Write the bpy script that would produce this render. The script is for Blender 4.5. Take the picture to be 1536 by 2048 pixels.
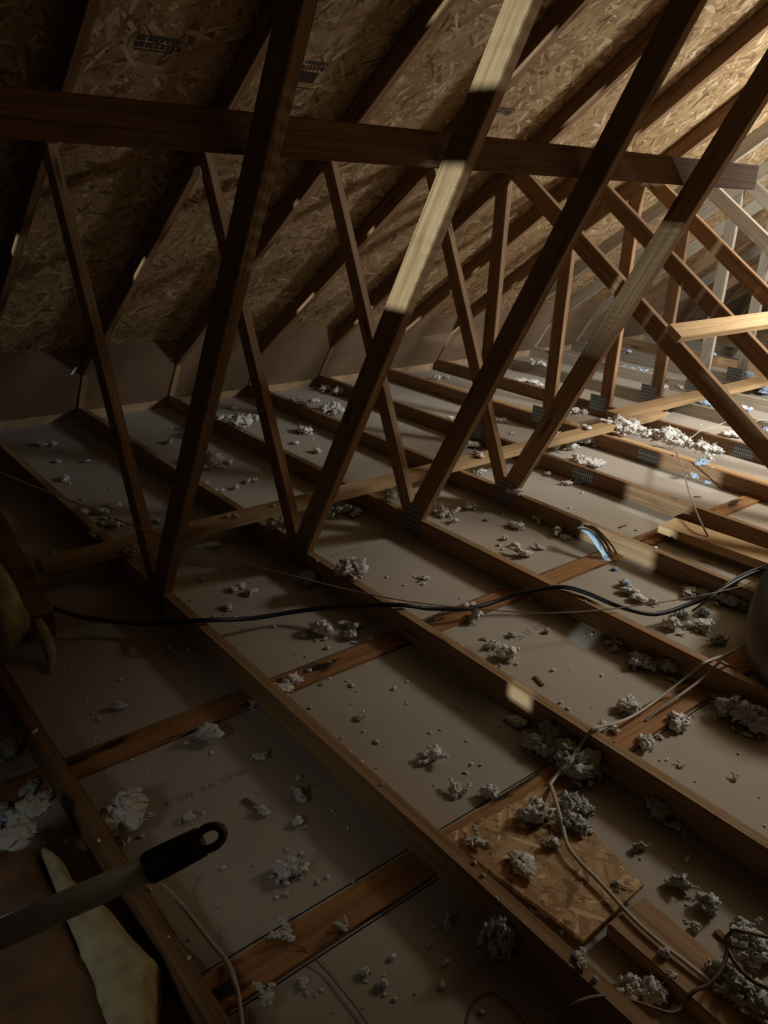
import bpy, bmesh, math, random
from mathutils import Vector, Matrix, noise

# ------------------------------------------------------------------ scene, camera, light
for o in list(bpy.data.objects):
    bpy.data.objects.remove(o, do_unlink=True)
SC = bpy.context.scene
COL = SC.collection
SC.view_settings.view_transform = 'Standard'
SC.view_settings.look = 'None'
SC.view_settings.gamma = 1.0
SC.view_settings.use_curve_mapping = False
SC.view_settings.exposure = 0.0

CAM = Vector((-0.426816, -2.443827, 1.483884))
YAW, PITCH, ROLL, FPX = 0.691778, 0.390190, 0.0424223, 1613.12
_rt = Vector((math.cos(YAW), -math.sin(YAW), 0))
_fw = Vector((math.sin(YAW)*math.cos(PITCH), math.cos(YAW)*math.cos(PITCH), -math.sin(PITCH)))
_up = _rt.cross(_fw)
RT = _rt*math.cos(ROLL) + _up*math.sin(ROLL)
UP = -_rt*math.sin(ROLL) + _up*math.cos(ROLL)
cam = bpy.data.cameras.new('camera')
cam_o = bpy.data.objects.new('camera', cam)
COL.objects.link(cam_o)
m = Matrix((RT, UP, -_fw)).transposed().to_4x4()
m.translation = CAM
cam_o.matrix_world = m
cam.sensor_fit = 'HORIZONTAL'
cam.sensor_width = 36.0
cam.lens = FPX*36.0/1536.0
cam.clip_start = 0.02
SC.cycles.diffuse_bounces = 2
SC.camera = cam_o

w = bpy.data.worlds.new('sky'); SC.world = w; w.use_nodes = True
w.node_tree.nodes['Background'].inputs[0].default_value = (0.72, 0.86, 1.0, 1)
w.node_tree.nodes['Background'].inputs[1].default_value = 0.25

def light(name, kind, loc, energy, color, size=0.2, target=None):
    l = bpy.data.lights.new(name, kind); l.energy = energy; l.color = color
    if kind == 'AREA': l.size = size
    if kind in ('POINT', 'SPOT'): l.shadow_soft_size = size
    if kind == 'SUN': l.angle = size
    o = bpy.data.objects.new(name, l); COL.objects.link(o); o.location = loc
    if target is not None:
        o.rotation_euler = (Vector(target)-Vector(loc)).to_track_quat('-Z', 'Y').to_euler()
    return o
# daylight let in at the right, beside the camera's right edge
light('roof_opening_daylight', 'AREA', (4.72, -1.9, 1.9), 150.0, (0.92, 0.98, 1.0), 0.5, (4.72+.42, -1.9+1.0, 1.9+.30))
sp = light('skylight_shaft_daylight', 'SPOT', (4.74, -1.85, 2.0), 235.0, (1.0, 0.965, 0.86), 0.3, (4.74-.02, -1.85+.01, 1.0))
sp.data.spot_size = math.radians(133); sp.data.spot_blend = 0.18; sp.data.shadow_soft_size = 0.3
sp = light('hatch_glow', 'SPOT', (-1.15, -1.55, 1.05), 6.0, (0.95, 0.98, 0.92), 0.15, (-.12, -1.15, .1))
sp.data.spot_size = math.radians(44); sp.data.spot_blend = 0.9
# low cool sun through the gaps of the gable behind the left edge
SUN_D = Vector((1.0, 0.33, -0.2))
light('low_sun', 'SUN', (-6, -4, 3), 3.4, (0.78, 0.95, 1.0), math.radians(0.6), Vector((-6, -4, 3))+SUN_D)

# ------------------------------------------------------------------ helpers
def ray(px, py):
    return (RT*((px-768)/FPX) - UP*((py-1024)/FPX) + _fw)
def at(px, py, z=0.0):                 # point of the photo seen at height z
    d = ray(px, py); return CAM + d*((z-CAM.z)/d.z)
def atx(px, py, x):
    d = ray(px, py); return CAM + d*((x-CAM.x)/d.x)
def aty(px, py, y):
    d = ray(px, py); return CAM + d*((y-CAM.y)/d.y)
def tag(o, label=None, cat=None, group=None, kind=None):
    if label: o['label'] = label
    if cat: o['category'] = cat
    if group: o['group'] = group
    if kind: o['kind'] = kind
    return o
def empty(name, loc=(0, 0, 0)):
    o = bpy.data.objects.new(name, None); COL.objects.link(o); o.location = loc; o.empty_display_size = .1
    return o
def mk(name, bm, mat, parent=None, smooth=False):
    me = bpy.data.meshes.new(name); bm.to_mesh(me); bm.free()
    if smooth:
        for p in me.polygons: p.use_smooth = True
    me.materials.append(mat)
    o = bpy.data.objects.new(name, me); COL.objects.link(o)
    if parent is not None:
        o.parent = parent; o.matrix_parent_inverse = Matrix.Translation(-Vector(parent.location))
    return o
R = random.Random(7)

def slab_poly(poly, origin, e1, e2, n, t, du=(1, 0), bev=0.0025, uvoff=None):
    """extrude a 2D polygon (in axes e1,e2) by thickness t along n, centred; uv u along grain du"""
    bm = bmesh.new(); origin = Vector(origin); e1 = Vector(e1); e2 = Vector(e2); n = Vector(n)
    a = [bm.verts.new(origin + e1*p[0] + e2*p[1] - n*t/2) for p in poly]
    b = [bm.verts.new(origin + e1*p[0] + e2*p[1] + n*t/2) for p in poly]
    k = len(poly)
    bm.faces.new(a[::-1]); bm.faces.new(b)
    for i in range(k):
        bm.faces.new((a[i], a[(i+1) % k], b[(i+1) % k], b[i]))
    bmesh.ops.recalc_face_normals(bm, faces=bm.faces)
    if bev: bmesh.ops.bevel(bm, geom=list(bm.edges), offset=bev, segments=2, affect='EDGES', clamp_overlap=True)
    uv = bm.loops.layers.uv.new('UVMap')
    g = (e1*du[0] + e2*du[1]).normalized(); hdir = g.cross(n).normalized()
    uo = uvoff if uvoff is not None else (R.uniform(0, 50), R.uniform(0, 50))
    for f in bm.faces:
        side = abs(f.normal.dot(n)) < .5
        for l in f.loops:
            v = l.vert.co - origin
            l[uv].uv = (v.dot(g)+uo[0], (v.dot(n)*1.0 + 3.3 if side else v.dot(hdir)) + uo[1])
    return bm

def clip(poly, a, b, c):               # keep a*x+b*y<=c
    out = []
    for i in range(len(poly)):
        p, q_ = poly[i], poly[(i+1) % len(poly)]
        fp = a*p[0]+b*p[1]-c; fq = a*q_[0]+b*q_[1]-c
        if fp <= 0: out.append(p)
        if (fp < 0) != (fq < 0) and abs(fp-fq) > 1e-12:
            s_ = fp/(fp-fq)
            out.append((p[0]+(q_[0]-p[0])*s_, p[1]+(q_[1]-p[1])*s_))
    return out

def board(name, p0, p1, width, thick, up, mat, parent=None, bev=.0025):
    """straight board: centreline p0->p1, width across, thickness along 'up'"""
    p0 = Vector(p0); p1 = Vector(p1); g = (p1-p0); L = g.length; g.normalize()
    up = Vector(up); up = (up - g*up.dot(g)).normalized(); s_ = g.cross(up)
    poly = [(0, -width/2), (L, -width/2), (L, width/2), (0, width/2)]
    return mk(name, slab_poly(poly, p0, g, s_, up, thick, bev=bev), mat, parent)

def box_bm(bm, lo, hi):
    vs = [bm.verts.new((x, y, z)) for x in (lo[0], hi[0]) for y in (lo[1], hi[1]) for z in (lo[2], hi[2])]
    for f in ((0,1,3,2),(4,6,7,5),(0,4,5,1),(2,3,7,6),(0,2,6,4),(1,5,7,3)):
        bm.faces.new([vs[i] for i in f])

def catmull(pts, n=8):
    P = [Vector(p) for p in pts]; P = [P[0]*2-P[1]] + P + [P[-1]*2-P[-2]]
    out = []
    for i in range(1, len(P)-2):
        a, b, c, d = P[i-1:i+3]
        for k in range(n):
            t = k/n
            out.append(.5*((2*b)+(-a+c)*t+(2*a-5*b+4*c-d)*t*t+(-a+3*b-3*c+d)*t**3))
    out.append(P[-2]); return out

def tube(pts, r, seg=8, n=8, flat=1.0, smooth=True, rfun=None):
    P = catmull(pts, n) if n else [Vector(p) for p in pts]
    bm = bmesh.new(); rings = []; ref = Vector((0, 0, 1))
    for i, p in enumerate(P):
        t = (P[min(i+1, len(P)-1)]-P[max(i-1, 0)]).normalized()
        s_ = t.cross(ref)
        if s_.length < 1e-3: s_ = t.cross(Vector((1, 0, 0)))
        s_.normalize(); u = s_.cross(t)
        rr = rfun(i) if rfun else r
        rings.append([bm.verts.new(p + s_*math.cos(a)*rr + u*math.sin(a)*rr*flat) for a in [2*math.pi*k/seg for k in range(seg)]])
    for a, b in zip(rings, rings[1:]):
        for k in range(seg):
            bm.faces.new((a[k], a[(k+1) % seg], b[(k+1) % seg], b[k]))
    bm.faces.new(rings[0][::-1]); bm.faces.new(rings[-1])
    bmesh.ops.recalc_face_normals(bm, faces=bm.faces)
    return bm

# ------------------------------------------------------------------ materials
class NT:
    def __init__(s, name, rough=.8, spec=.2):
        s.m = bpy.data.materials.new(name); s.m.use_nodes = True; s.t = s.m.node_tree
        s.b = s.t.nodes['Principled BSDF']; s.b.inputs['Roughness'].default_value = rough
        s.b.inputs['Specular IOR Level'].default_value = spec
    def n(s, typ, ins=None, **kw):
        nd = s.t.nodes.new(typ)
        for k, v in kw.items(): setattr(nd, k, v)
        if ins:
            for k, v in ins.items():
                if isinstance(v, bpy.types.NodeSocket): s.t.links.new(v, nd.inputs[k])
                else: nd.inputs[k].default_value = v
        return nd
    def ramp(s, fac, stops):
        nd = s.n('ShaderNodeValToRGB', {'Fac': fac}); cr = nd.color_ramp
        while len(cr.elements) < len(stops): cr.elements.new(.5)
        for e, (p, c) in zip(cr.elements, stops): e.position = p; e.color = (*c, 1)
        return nd.outputs['Color']
    def mix(s, f, a, b, mode='MIX'):
        nd = s.n('ShaderNodeMix', data_type='RGBA', blend_type=mode)
        for i, v in ((0, f), (6, a), (7, b)):
            if isinstance(v, bpy.types.NodeSocket): s.t.links.new(v, nd.inputs[i])
            else: nd.inputs[i].default_value = v if i == 0 else (*v, 1)
        return nd.outputs[2]
    def out(s, color, bump=None, strength=.3, dist=.002):
        if isinstance(color, bpy.types.NodeSocket): s.t.links.new(color, s.b.inputs['Base Color'])
        else: s.b.inputs['Base Color'].default_value = (*color, 1)
        if bump is not None:
            bn = s.n('ShaderNodeBump', {'Height': bump, 'Strength': strength, 'Distance': dist})
            s.t.links.new(bn.outputs[0], s.b.inputs['Normal'])
        return s.m

def wood(name, light_c, dark_c, stain=(.12, .06, .03), stain_amt=.25, knots=True, thr=(.56, .75)):
    q = NT(name, .72, .25)
    uv = q.n('ShaderNodeUVMap').outputs[0]
    oi = q.n('ShaderNodeObjectInfo').outputs['Random']
    warp = q.n('ShaderNodeTexNoise', {'Vector': q.n('ShaderNodeMapping', {'Vector': uv, 'Scale': (1.6, 9, 1)}).outputs[0], 'Scale': 1.0, 'Detail': 2.0}).outputs[0]
    v2 = q.n('ShaderNodeVectorMath', {0: uv, 1: q.n('ShaderNodeVectorMath', {0: warp, 1: (0.0, .035, 0)}, operation='MULTIPLY').outputs[0]}, operation='ADD').outputs[0]
    g1 = q.n('ShaderNodeTexNoise', {'Vector': q.n('ShaderNodeMapping', {'Vector': v2, 'Scale': (1.2, 95, 1)}).outputs[0], 'Scale': 1.0, 'Detail': 3.0}).outputs[0]
    g2 = q.n('ShaderNodeTexNoise', {'Vector': q.n('ShaderNodeMapping', {'Vector': v2, 'Scale': (7, 420, 1)}).outputs[0], 'Scale': 1.0, 'Detail': 2.0}).outputs[0]
    g = q.n('ShaderNodeMath', {0: g1, 1: q.n('ShaderNodeMath', {0: g2, 1: .35}, operation='MULTIPLY').outputs[0]}, operation='ADD').outputs[0]
    c = q.ramp(g, [(.45, dark_c), (.62, [(a+b)/2 for a, b in zip(light_c, dark_c)]), (.78, light_c)])
    st = q.n('ShaderNodeTexNoise', {'Vector': q.n('ShaderNodeMapping', {'Vector': uv, 'Scale': (5, 14, 1)}).outputs[0], 'Scale': 1.0, 'Detail': 4.0}).outputs[0]
    stm = q.n('ShaderNodeMapRange', {0: st, 1: thr[0], 2: thr[1], 3: 0.0, 4: stain_amt}).outputs[0]
    c = q.mix(stm, c, stain)
    if knots:
        vo = q.n('ShaderNodeTexVoronoi', {'Vector': q.n('ShaderNodeMapping', {'Vector': uv, 'Scale': (2.1, 11, 1)}).outputs[0], 'Scale': 1.0})
        km = q.n('ShaderNodeMapRange', {0: vo.outputs['Distance'], 1: .07, 2: .15, 3: .85, 4: 0.0}).outputs[0]
        c = q.mix(km, c, (.10, .045, .02))
    br = q.n('ShaderNodeMapRange', {0: oi, 1: 0.0, 2: 1.0, 3: .8, 4: 1.15}).outputs[0]
    hs = q.n('ShaderNodeHueSaturation', {'Color': c, 'Value': br}).outputs[0]
    return q.out(hs, g, .25, .001)

M = {}
M['wood'] = wood('weathered_truss_lumber', (.46, .285, .145), (.27, .145, .062), stain_amt=.45)
M['wood2'] = wood('red_brown_lumber', (.33, .19, .095), (.18, .088, .04), stain_amt=.5)
M['wood_new'] = wood('pale_pine_lumber', (.60, .41, .22), (.43, .25, .11), stain=(.3, .15, .06), stain_amt=.25)
M['wood_grey'] = wood('greyed_pine_lumber', (.47, .40, .30), (.31, .25, .18), stain_amt=.2)
M['wood_strip'] = wood('orange_brown_strapping', (.42, .215, .085), (.25, .11, .04), stain=(.012, .010, .009), stain_amt=.95, thr=(.57, .64))

def osb(name, tint=1.0, scale=1.0):
    q = NT(name, .75, .2)
    tc = q.n('ShaderNodeTexCoord').outputs['Object']
    wz = q.n('ShaderNodeTexNoise', {'Vector': tc, 'Scale': 9.0*scale, 'Detail': 1.0}).outputs[1]
    v = q.n('ShaderNodeVectorMath', {0: tc, 1: q.n('ShaderNodeVectorMath', {0: wz, 1: (.014, .014, .014)}, operation='MULTIPLY').outputs[0]}, operation='ADD').outputs[0]
    lay = []
    for ang, sx, sy in ((.15, 11, 55), (-.45, 13, 60), (.75, 12, 70), (1.45, 13, 55), (-1.05, 12, 75)):
        mp = q.n('ShaderNodeMapping', {'Vector': v, 'Rotation': (0, 0, ang), 'Scale': (1/(sx*scale), 1/(sy*scale), .3/scale), 'Location': (ang*7, ang*3, 0)}, vector_type='TEXTURE').outputs[0]
        vo = q.n('ShaderNodeTexVoronoi', {'Vector': mp, 'Scale': 1.0, 'Randomness': .9})
        sc_ = q.n('ShaderNodeSeparateColor', {0: vo.outputs['Color']})
        lay.append((sc_.outputs[0], sc_.outputs[1], vo.outputs['Distance']))
    H, c, d = lay[0]
    for h2, c2, d2 in lay[1:]:
        g_ = q.n('ShaderNodeMath', {0: h2, 1: H}, operation='GREATER_THAN').outputs[0]
        c = q.n('ShaderNodeMix', {0: g_, 2: c, 3: c2}).outputs[0]
        d = q.n('ShaderNodeMix', {0: g_, 2: d, 3: d2}).outputs[0]
        H = q.n('ShaderNodeMath', {0: h2, 1: H}, operation='MAXIMUM').outputs[0]
    T = tint
    col = q.ramp(c, [(0.0, (.20*T, .11*T, .05*T)), (.18, (.36*T, .215*T, .10*T)), (.55, (.46*T, .29*T, .14*T)), (.88, (.58*T, .39*T, .21*T)), (1.0, (.80*T, .60*T, .38*T))])
    gr_ = q.n('ShaderNodeMapRange', {0: d, 1: .75, 2: 1.05, 3: 0.0, 4: .8}).outputs[0]
    col = q.mix(gr_, col, (.07, .035, .015))
    fine = q.n('ShaderNodeTexNoise', {'Vector': tc, 'Scale': 160.0, 'Detail': 3.0}).outputs[0]
    col = q.mix(.25, col, q.ramp(fine, [(.3, (.6, .6, .6)), (.7, (1.2, 1.2, 1.2))]), 'MULTIPLY')
    return q.out(col, d, .35, .002)
M['osb'] = osb('oriented_strand_board', .80, 1.0)
M['osb_scrap'] = osb('strand_board_scrap', 1.3, 1.15)

def drywall():
    q = NT('drywall_backing_paper', .9, .1)
    tc = q.n('ShaderNodeTexCoord').outputs['Object']
    n1 = q.n('ShaderNodeTexNoise', {'Vector': tc, 'Scale': 1.7, 'Detail': 4.0}).outputs[0]
    c = q.ramp(n1, [(.3, (.43, .37, .305)), (.7, (.51, .445, .37))])
    n2 = q.n('ShaderNodeTexNoise', {'Vector': tc, 'Scale': 70.0, 'Detail': 2.0}).outputs[0]
    sp = q.n('ShaderNodeMapRange', {0: n2, 1: .70, 2: .76, 3: 0.0, 4: .5}).outputs[0]
    c = q.mix(sp, c, (.55, .5, .43))
    br = q.n('ShaderNodeTexNoise', {'Vector': tc, 'Scale': 320.0, 'Detail': 2.0}).outputs[0]
    return q.out(c, br, .08, .001)
M['drywall'] = drywall()

def simple(name, c, rough=.6, spec=.3, metal=0.0, nscale=None, amp=.25):
    q = NT(name, rough, spec); q.b.inputs['Metallic'].default_value = metal
    tc = q.n('ShaderNodeTexCoord').outputs['Object']
    n1 = q.n('ShaderNodeTexNoise', {'Vector': tc, 'Scale': nscale or 30.0, 'Detail': 3.0}).outputs[0]
    lo = [x*(1-amp) for x in c]; hi = [min(1, x*(1+amp)) for x in c]
    return q.out(q.ramp(n1, [(.3, lo), (.7, hi)]), n1, .2, .001)
M['panel'] = simple('brown_cardboard_panel', (.22, .14, .085), .9, .1, nscale=6, amp=.12)
M['block'] = simple('plate_lumber_brown', (.42, .27, .15), .8, .2, nscale=12)
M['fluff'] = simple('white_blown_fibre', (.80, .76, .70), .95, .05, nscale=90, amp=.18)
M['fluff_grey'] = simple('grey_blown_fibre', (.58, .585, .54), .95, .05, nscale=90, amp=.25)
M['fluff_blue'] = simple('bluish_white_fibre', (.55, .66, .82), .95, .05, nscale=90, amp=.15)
M['batt'] = simple('yellow_glass_wool', (.52, .46, .28), .97, .03, nscale=25, amp=.22)
M['kraft'] = simple('brown_kraft_facing', (.20, .115, .065), .75, .25, nscale=10, amp=.3)
M['black'] = simple('black_cable_jacket', (.012, .013, .015), .45, .4, nscale=60)
M['cord'] = simple('tan_cord', (.36, .27, .22), .7, .3, nscale=80)
M['nm'] = simple('cream_cable_jacket', (.50, .45, .37), .5, .4, nscale=40, amp=.12)
M['nm_tan'] = simple('tan_cable_jacket', (.42, .33, .26), .5, .4, nscale=40, amp=.12)
M['brown_cord'] = simple('dark_brown_cord', (.17, .085, .04), .5, .4, nscale=60)
M['duct'] = simple('dark_grey_ribbed_hose', (.30, .30, .27), .38, .6, nscale=40, amp=.15)
M['pole'] = simple('grey_painted_tube', (.30, .37, .44), .45, .4, nscale=15, amp=.06)
M['grip'] = simple('black_plastic_grip', (.018, .022, .025), .5, .4, nscale=60)
M['blue'] = simple('light_blue_plastic', (.42, .62, .80), .45, .4, nscale=20, amp=.08)
M['ink'] = simple('dark_print_ink', (.06, .045, .035), .9, .1)
M['ink_faint'] = simple('faint_print_ink', (.36, .305, .25), .9, .1)
M['black_stain'] = simple('black_gap', (.015, .012, .01), .9, .1)
M['chip'] = simple('wood_splinter_brown', (.22, .11, .05), .8, .2)
def plate_mat():
    q = NT('galvanised_truss_plate', .45, .5); q.b.inputs['Metallic'].default_value = .65
    uv = q.n('ShaderNodeUVMap').outputs[0]
    mp = q.n('ShaderNodeMapping', {'Vector': uv, 'Scale': (1/.0125, 1/.025, 1)}).outputs[0]
    sx = q.n('ShaderNodeSeparateXYZ', {0: mp})
    fx = q.n('ShaderNodeMath', {0: sx.outputs[0]}, operation='FRACT').outputs[0]
    fy = q.n('ShaderNodeMath', {0: sx.outputs[1]}, operation='FRACT').outputs[0]
    a = q.n('ShaderNodeMath', {0: fx, 1: .45}, operation='LESS_THAN').outputs[0]
    b = q.n('ShaderNodeMath', {0: fy, 1: .62}, operation='LESS_THAN').outputs[0]
    ab = q.n('ShaderNodeMath', {0: a, 1: b}, operation='MULTIPLY').outputs[0]
    c = q.mix(ab, (.30, .33, .36), (.03, .035, .045))
    return q.out(c, ab, .4, .002)
M['plate'] = plate_mat()

# ------------------------------------------------------------------ shell
S = 0.6096; HT = .089; W = .019
YH, PM, LOW = 2.704, .7287, .12
def rz(y): return LOW + (YH-y)*PM            # underside of the top chord
def oz(y): return rz(y) + .110                # underside of the roof boards
XA, XB = -1.6, 10.9
bm = bmesh.new(); box_bm(bm, (XA-.1, -4.2, -.013), (XB+.1, 2.92, 0)); tag(mk('floor', bm, M['drywall']), kind='structure')
bm = bmesh.new()
YR = -3.4; z0, z1 = oz(2.54), oz(YR)
n_ = Vector((0, PM, 1)).normalized()*.013
vs = []
for x in (XA-.1, XB+.1):
    for (y, z) in ((2.54, z0), (YR-.8, oz(YR-.8))):
        vs.append(bm.verts.new((x, y, z))); vs.append(bm.verts.new(Vector((x, y, z))+n_))
for f in ((0,1,3,2),(4,6,7,5),(0,4,5,1),(2,3,7,6),(0,2,6,4),(1,5,7,3)): bm.faces.new([vs[i] for i in f])
bmesh.ops.recalc_face_normals(bm, faces=bm.faces)
ceil = tag(mk('ceiling', bm, M['osb']), kind='structure')
bm = bmesh.new(); box_bm(bm, (XA-.1, -4.22, 0), (XB+.1, -4.2, oz(-4.2)+.1)); tag(mk('wall_back', bm, M['osb']), kind='structure')
bm = bmesh.new(); box_bm(bm, (XB, -4.2, 0), (XB+.02, 2.7, 5.3)); tag(mk('wall_right', bm, M['osb']), kind='structure')
# gable behind the left edge, with the gaps that let the low sun in
holes = []
def gap(x, y0, y1, za, zb):
    d = x-XA; holes.append((y0-.33*d, y1-.33*d, za+.2*d, zb+.2*d))
for i in range(10):
    z_ = 1.12+.041*i; y_ = .047-.525*(z_+.02); gap(1.2, y_-.012, y_+.118, z_, z_+.041)
for i in range(5):
    z_ = 1.715+.045*i; y_ = .047-.525*(z_+.02); gap(1.2, y_-.012, y_+.118, z_, z_+.045)
for i in range(24):
    z_ = .84+.0225*i; y_ = .047-.525*(z_+.01); gap(2.42, y_-.012, y_+.118, z_, z_+.004+.0045*min(1, i/10))
for i in range(10):
    z_ = .52+.0225*i; y_ = -1.05+1.48*(z_-.40); gap(3.03, y_-.12, y_+.05, z_, z_+.008)
gap(2.42, -.80, -.43, .0, .36)
gap(1.2, -1.20, -1.11, .045, .115)
gap(2.42, 1.72, 1.93, .60, .85)
gap(1.81, 1.18, 1.22, 1.13, 1.19)
gap(2.42, 1.17, 1.22, 1.16, 1.25)
gap(3.03, .25, .58, 1.78, 1.98)
ys = sorted({-4.2, 2.7} | {h[0] for h in holes} | {h[1] for h in holes})
zs = sorted({0, 5.3} | {h[2] for h in holes} | {h[3] for h in holes})
bm = bmesh.new()
for a, b in zip(ys, ys[1:]):
    for c, d in zip(zs, zs[1:]):
        my, mz = (a+b)/2, (c+d)/2
        if any(h[0] < my < h[1] and h[2] < mz < h[3] for h in holes): continue
        box_bm(bm, (XA-.012, a, c), (XA, b, d))
tag(mk('wall_left', bm, M['osb']), kind='structure')
# printed codes on the drywall backing, stamps on the roof boards
def text(body, loc, size, rot, mat, parent, name):
    cu = bpy.data.curves.new(name, 'FONT'); cu.body = body; cu.size = size; cu.extrude = .0002
    o = bpy.data.objects.new(name, cu); COL.objects.link(o)
    dg = bpy.context.evaluated_depsgraph_get(); me = bpy.data.meshes.new_from_object(o.evaluated_get(dg))
    bpy.data.objects.remove(o); me.materials.clear(); me.materials.append(mat)
    o = bpy.data.objects.new(name, me); COL.objects.link(o); o.location = loc; o.rotation_euler = rot; o.parent = parent
    return o
FL = bpy.data.objects['floor']
def code(body, pa, pb, size):
    a, b = at(*pa, .0006), at(*pb, .0006); d = b-a
    text(body, a, size, (0, 0, math.atan2(d.y, d.x)), M['ink_faint'], FL, 'printed_code')
code('25 17  03:2', (1038, 1281), (1108, 1243), .038)
code('2  8W  RA  53X8', (332, 1618), (470, 1556), .032)
code('2 1 2 517 3', (664, 1114), (745, 1090), .035)
def stamp(px, py, w_, rows, name='grade_stamp', seed=1):
    """small smudged ink mark lying on the roof boards: rows of short illegible strokes"""
    d = ray(px, py); t = (oz(0)-PM*CAM.y-CAM.z)/(d.z+PM*d.y); p = CAM+d*t
    ex = Vector((1, 0, 0)); ey = Vector((0, -1, PM)).normalized(); nn = ex.cross(ey)
    rd_ = random.Random(seed); bm = bmesh.new(); y0 = 0
    for kind_, h_ in rows:
        x0 = -w_/2
        if kind_ == 'bar':
            segs = [(x0, x0+w_*rd_.uniform(.9, 1))]
        else:
            segs = []
            while x0 < w_/2:
                l_ = rd_.uniform(.006, .014); segs.append((x0, x0+l_)); x0 += l_ + rd_.uniform(.004, .010)
        for a_, b_ in segs:
            f_ = [p+ex*a_-ey*y0, p+ex*b_-ey*y0, p+ex*b_-ey*(y0+h_), p+ex*a_-ey*(y0+h_)]
            lo_ = [bm.verts.new(q_+nn*.0004) for q_ in f_]; hi_ = [bm.verts.new(q_-Vector((0, 0, .0012))) for q_ in f_]
            bm.faces.new(lo_); bm.faces.new(hi_[::-1])
            for k_ in range(4): bm.faces.new((lo_[k_], lo_[(k_+1) % 4], hi_[(k_+1) % 4], hi_[k_]))
        y0 += h_*1.5
    mk(name, bm, M['ink'], ceil)
stamp(322, 74, .15, [('bar', .006), ('t', .014), ('bar', .005), ('t', .014), ('bar', .006)], seed=3)
stamp(160, 60, .05, [('t', .03), ('t', .03), ('t', .03), ('t', .03)], seed=5)
stamp(628, 122, .13, [('t', .016), ('t', .02), ('bar', .055), ('bar', .006)], seed=8)
stamp(1010, 215, .15, [('bar', .004), ('t', .008), ('bar', .004), ('t', .012), ('bar', .004)], seed=9)
# eave: slanted cardboard baffles, blocking boards
BAY = {-2: 'off the left edge', -1: 'farthest left, in the black corner', 0: 'in the black corner left of the first bright slit', 1: 'just left of the first bright slit', 2: 'between the two bright slits',
       3: 'just right of the second bright slit', 4: 'behind the sunlit web, first of the clear brown ones', 5: 'behind the foot of the sunlit web patch', 6: 'right of the sunlit web, by the big fluff heap', 7: 'beyond the third long web',
       8: 'beyond the first upright post', 9: 'between the first and second upright posts', 10: 'beyond the second upright post', 11: 'beyond the rightmost long web', 12: 'near the far dark rafters', 13: 'behind the pale upright posts', 14: 'near the far gable', 15: 'next to the far gable', 16: 'at the far gable'}
for k in range(-2, 17):
    xa = k*S+W-.003; xb = (k+1)*S-W+.003
    if xb > XB: break
    p0 = Vector(((xa+xb)/2, 2.60, .06)); p1 = Vector(((xa+xb)/2, 2.325, .505))
    if k in (1, 2):          # small torn notch in the upper right corner lets a sliver of daylight in
        e1_ = (p1-p0).normalized(); L_ = (p1-p0).length; e2_ = Vector((1, 0, 0)); h_ = (xb-xa)/2
        f0, f1 = ((.61, .80) if k == 1 else (.50, .77)); d0, d1 = ((.072, .034) if k == 1 else (.080, .053))
        poly = [(0, -h_), (L_, -h_), (L_, h_-d1+.0), (f1*L_, h_-d1), (f0*L_, h_-d0), (f0*L_, h_-d0+.006), (f1*L_, h_-d1+.007), (L_*1.0, h_-d1+.007), (L_, h_), (0, h_)]
        poly = [(0, -h_), (f0*L_, -h_), (f0*L_, h_-d0), (f1*L_, h_-d1), (f1*L_, h_-d1+.015), (f0*L_, h_-d0+.024), (f0*L_, h_), (0, h_)]
        poly2 = [(f0*L_, -h_), (L_, -h_), (L_, h_-d1), (f1*L_, h_-d1), (f0*L_, h_-d0)]
        poly3 = [(f0*L_, h_-d0+.024), (f1*L_, h_-d1+.015), (f1*L_, h_-d1), (L_, h_-d1), (L_, h_), (f0*L_, h_)]
        poly1 = [(0, -h_), (f0*L_, -h_), (f0*L_, h_), (0, h_)]
        bb = bmesh.new()
        for pq in (poly1, poly2, poly3):
            t_ = slab_poly(pq, p0, e1_, e2_, e1_.cross(e2_), .004, bev=0); me_ = bpy.data.meshes.new('tmp'); t_.to_mesh(me_); t_.free(); bb.from_mesh(me_); bpy.data.meshes.remove(me_)
        tag(mk('cardboard_baffle', bb, M['panel']), 'brown cardboard baffle at the eave, ' + BAY[k], 'baffle', 'cardboard eave baffles')
    else: tag(board('cardboard_baffle', p0, p1, xb-xa, .004, (0, -.4, -.3), M['panel'], bev=0), 'brown cardboard baffle at the eave, ' + BAY[k], 'baffle', 'cardboard eave baffles')
    tag(board('blocking_board', (xa, 2.63, .039), ((k+1)*S-W, 2.63, .039), .078, .038, (0, 1, 0), M['block']), 'short blocking board at the eave, ' + BAY[k], 'blocking board', 'eave blocking boards')

# ------------------------------------------------------------------ trusses
def member(k, poly, du, name, mat, parent, t=.038, n_uv=None):
    bm = slab_poly(poly, (k*S, 0, 0), (0, 1, 0), (0, 0, 1), (1, 0, 0), t, du=du)
    return mk(name, bm, mat, parent)
def strip2(p0, p1, d, side):          # quad with edge p0->p1 and depth d to 'side'
    g = Vector((p1[0]-p0[0], p1[1]-p0[1])).normalized(); nn = Vector((-g.y, g.x))*side
    q_ = [p0, p1, (p1[0]+nn.x*d, p1[1]+nn.y*d), (p0[0]+nn.x*d, p0[1]+nn.y*d)]
    return q_, (g.x, g.y)
def plate(k, yc, zc, wy, hz, parent, ang=0.0):
    ca, sa = math.cos(ang), math.sin(ang)
    poly = [(yc+ca*a-sa*b, zc+sa*a+ca*b) for a, b in ((-wy/2, -hz/2), (wy/2, -hz/2), (wy/2, hz/2), (-wy/2, hz/2))]
    bm = slab_poly(poly, (k*S-.0198, 0, 0), (0, 1, 0), (0, 0, 1), (1, 0, 0), .0014, du=(ca, sa), bev=0, uvoff=(0, 0))
    o = mk('gusset_plate', bm, M['plate'], parent); return o
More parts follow.
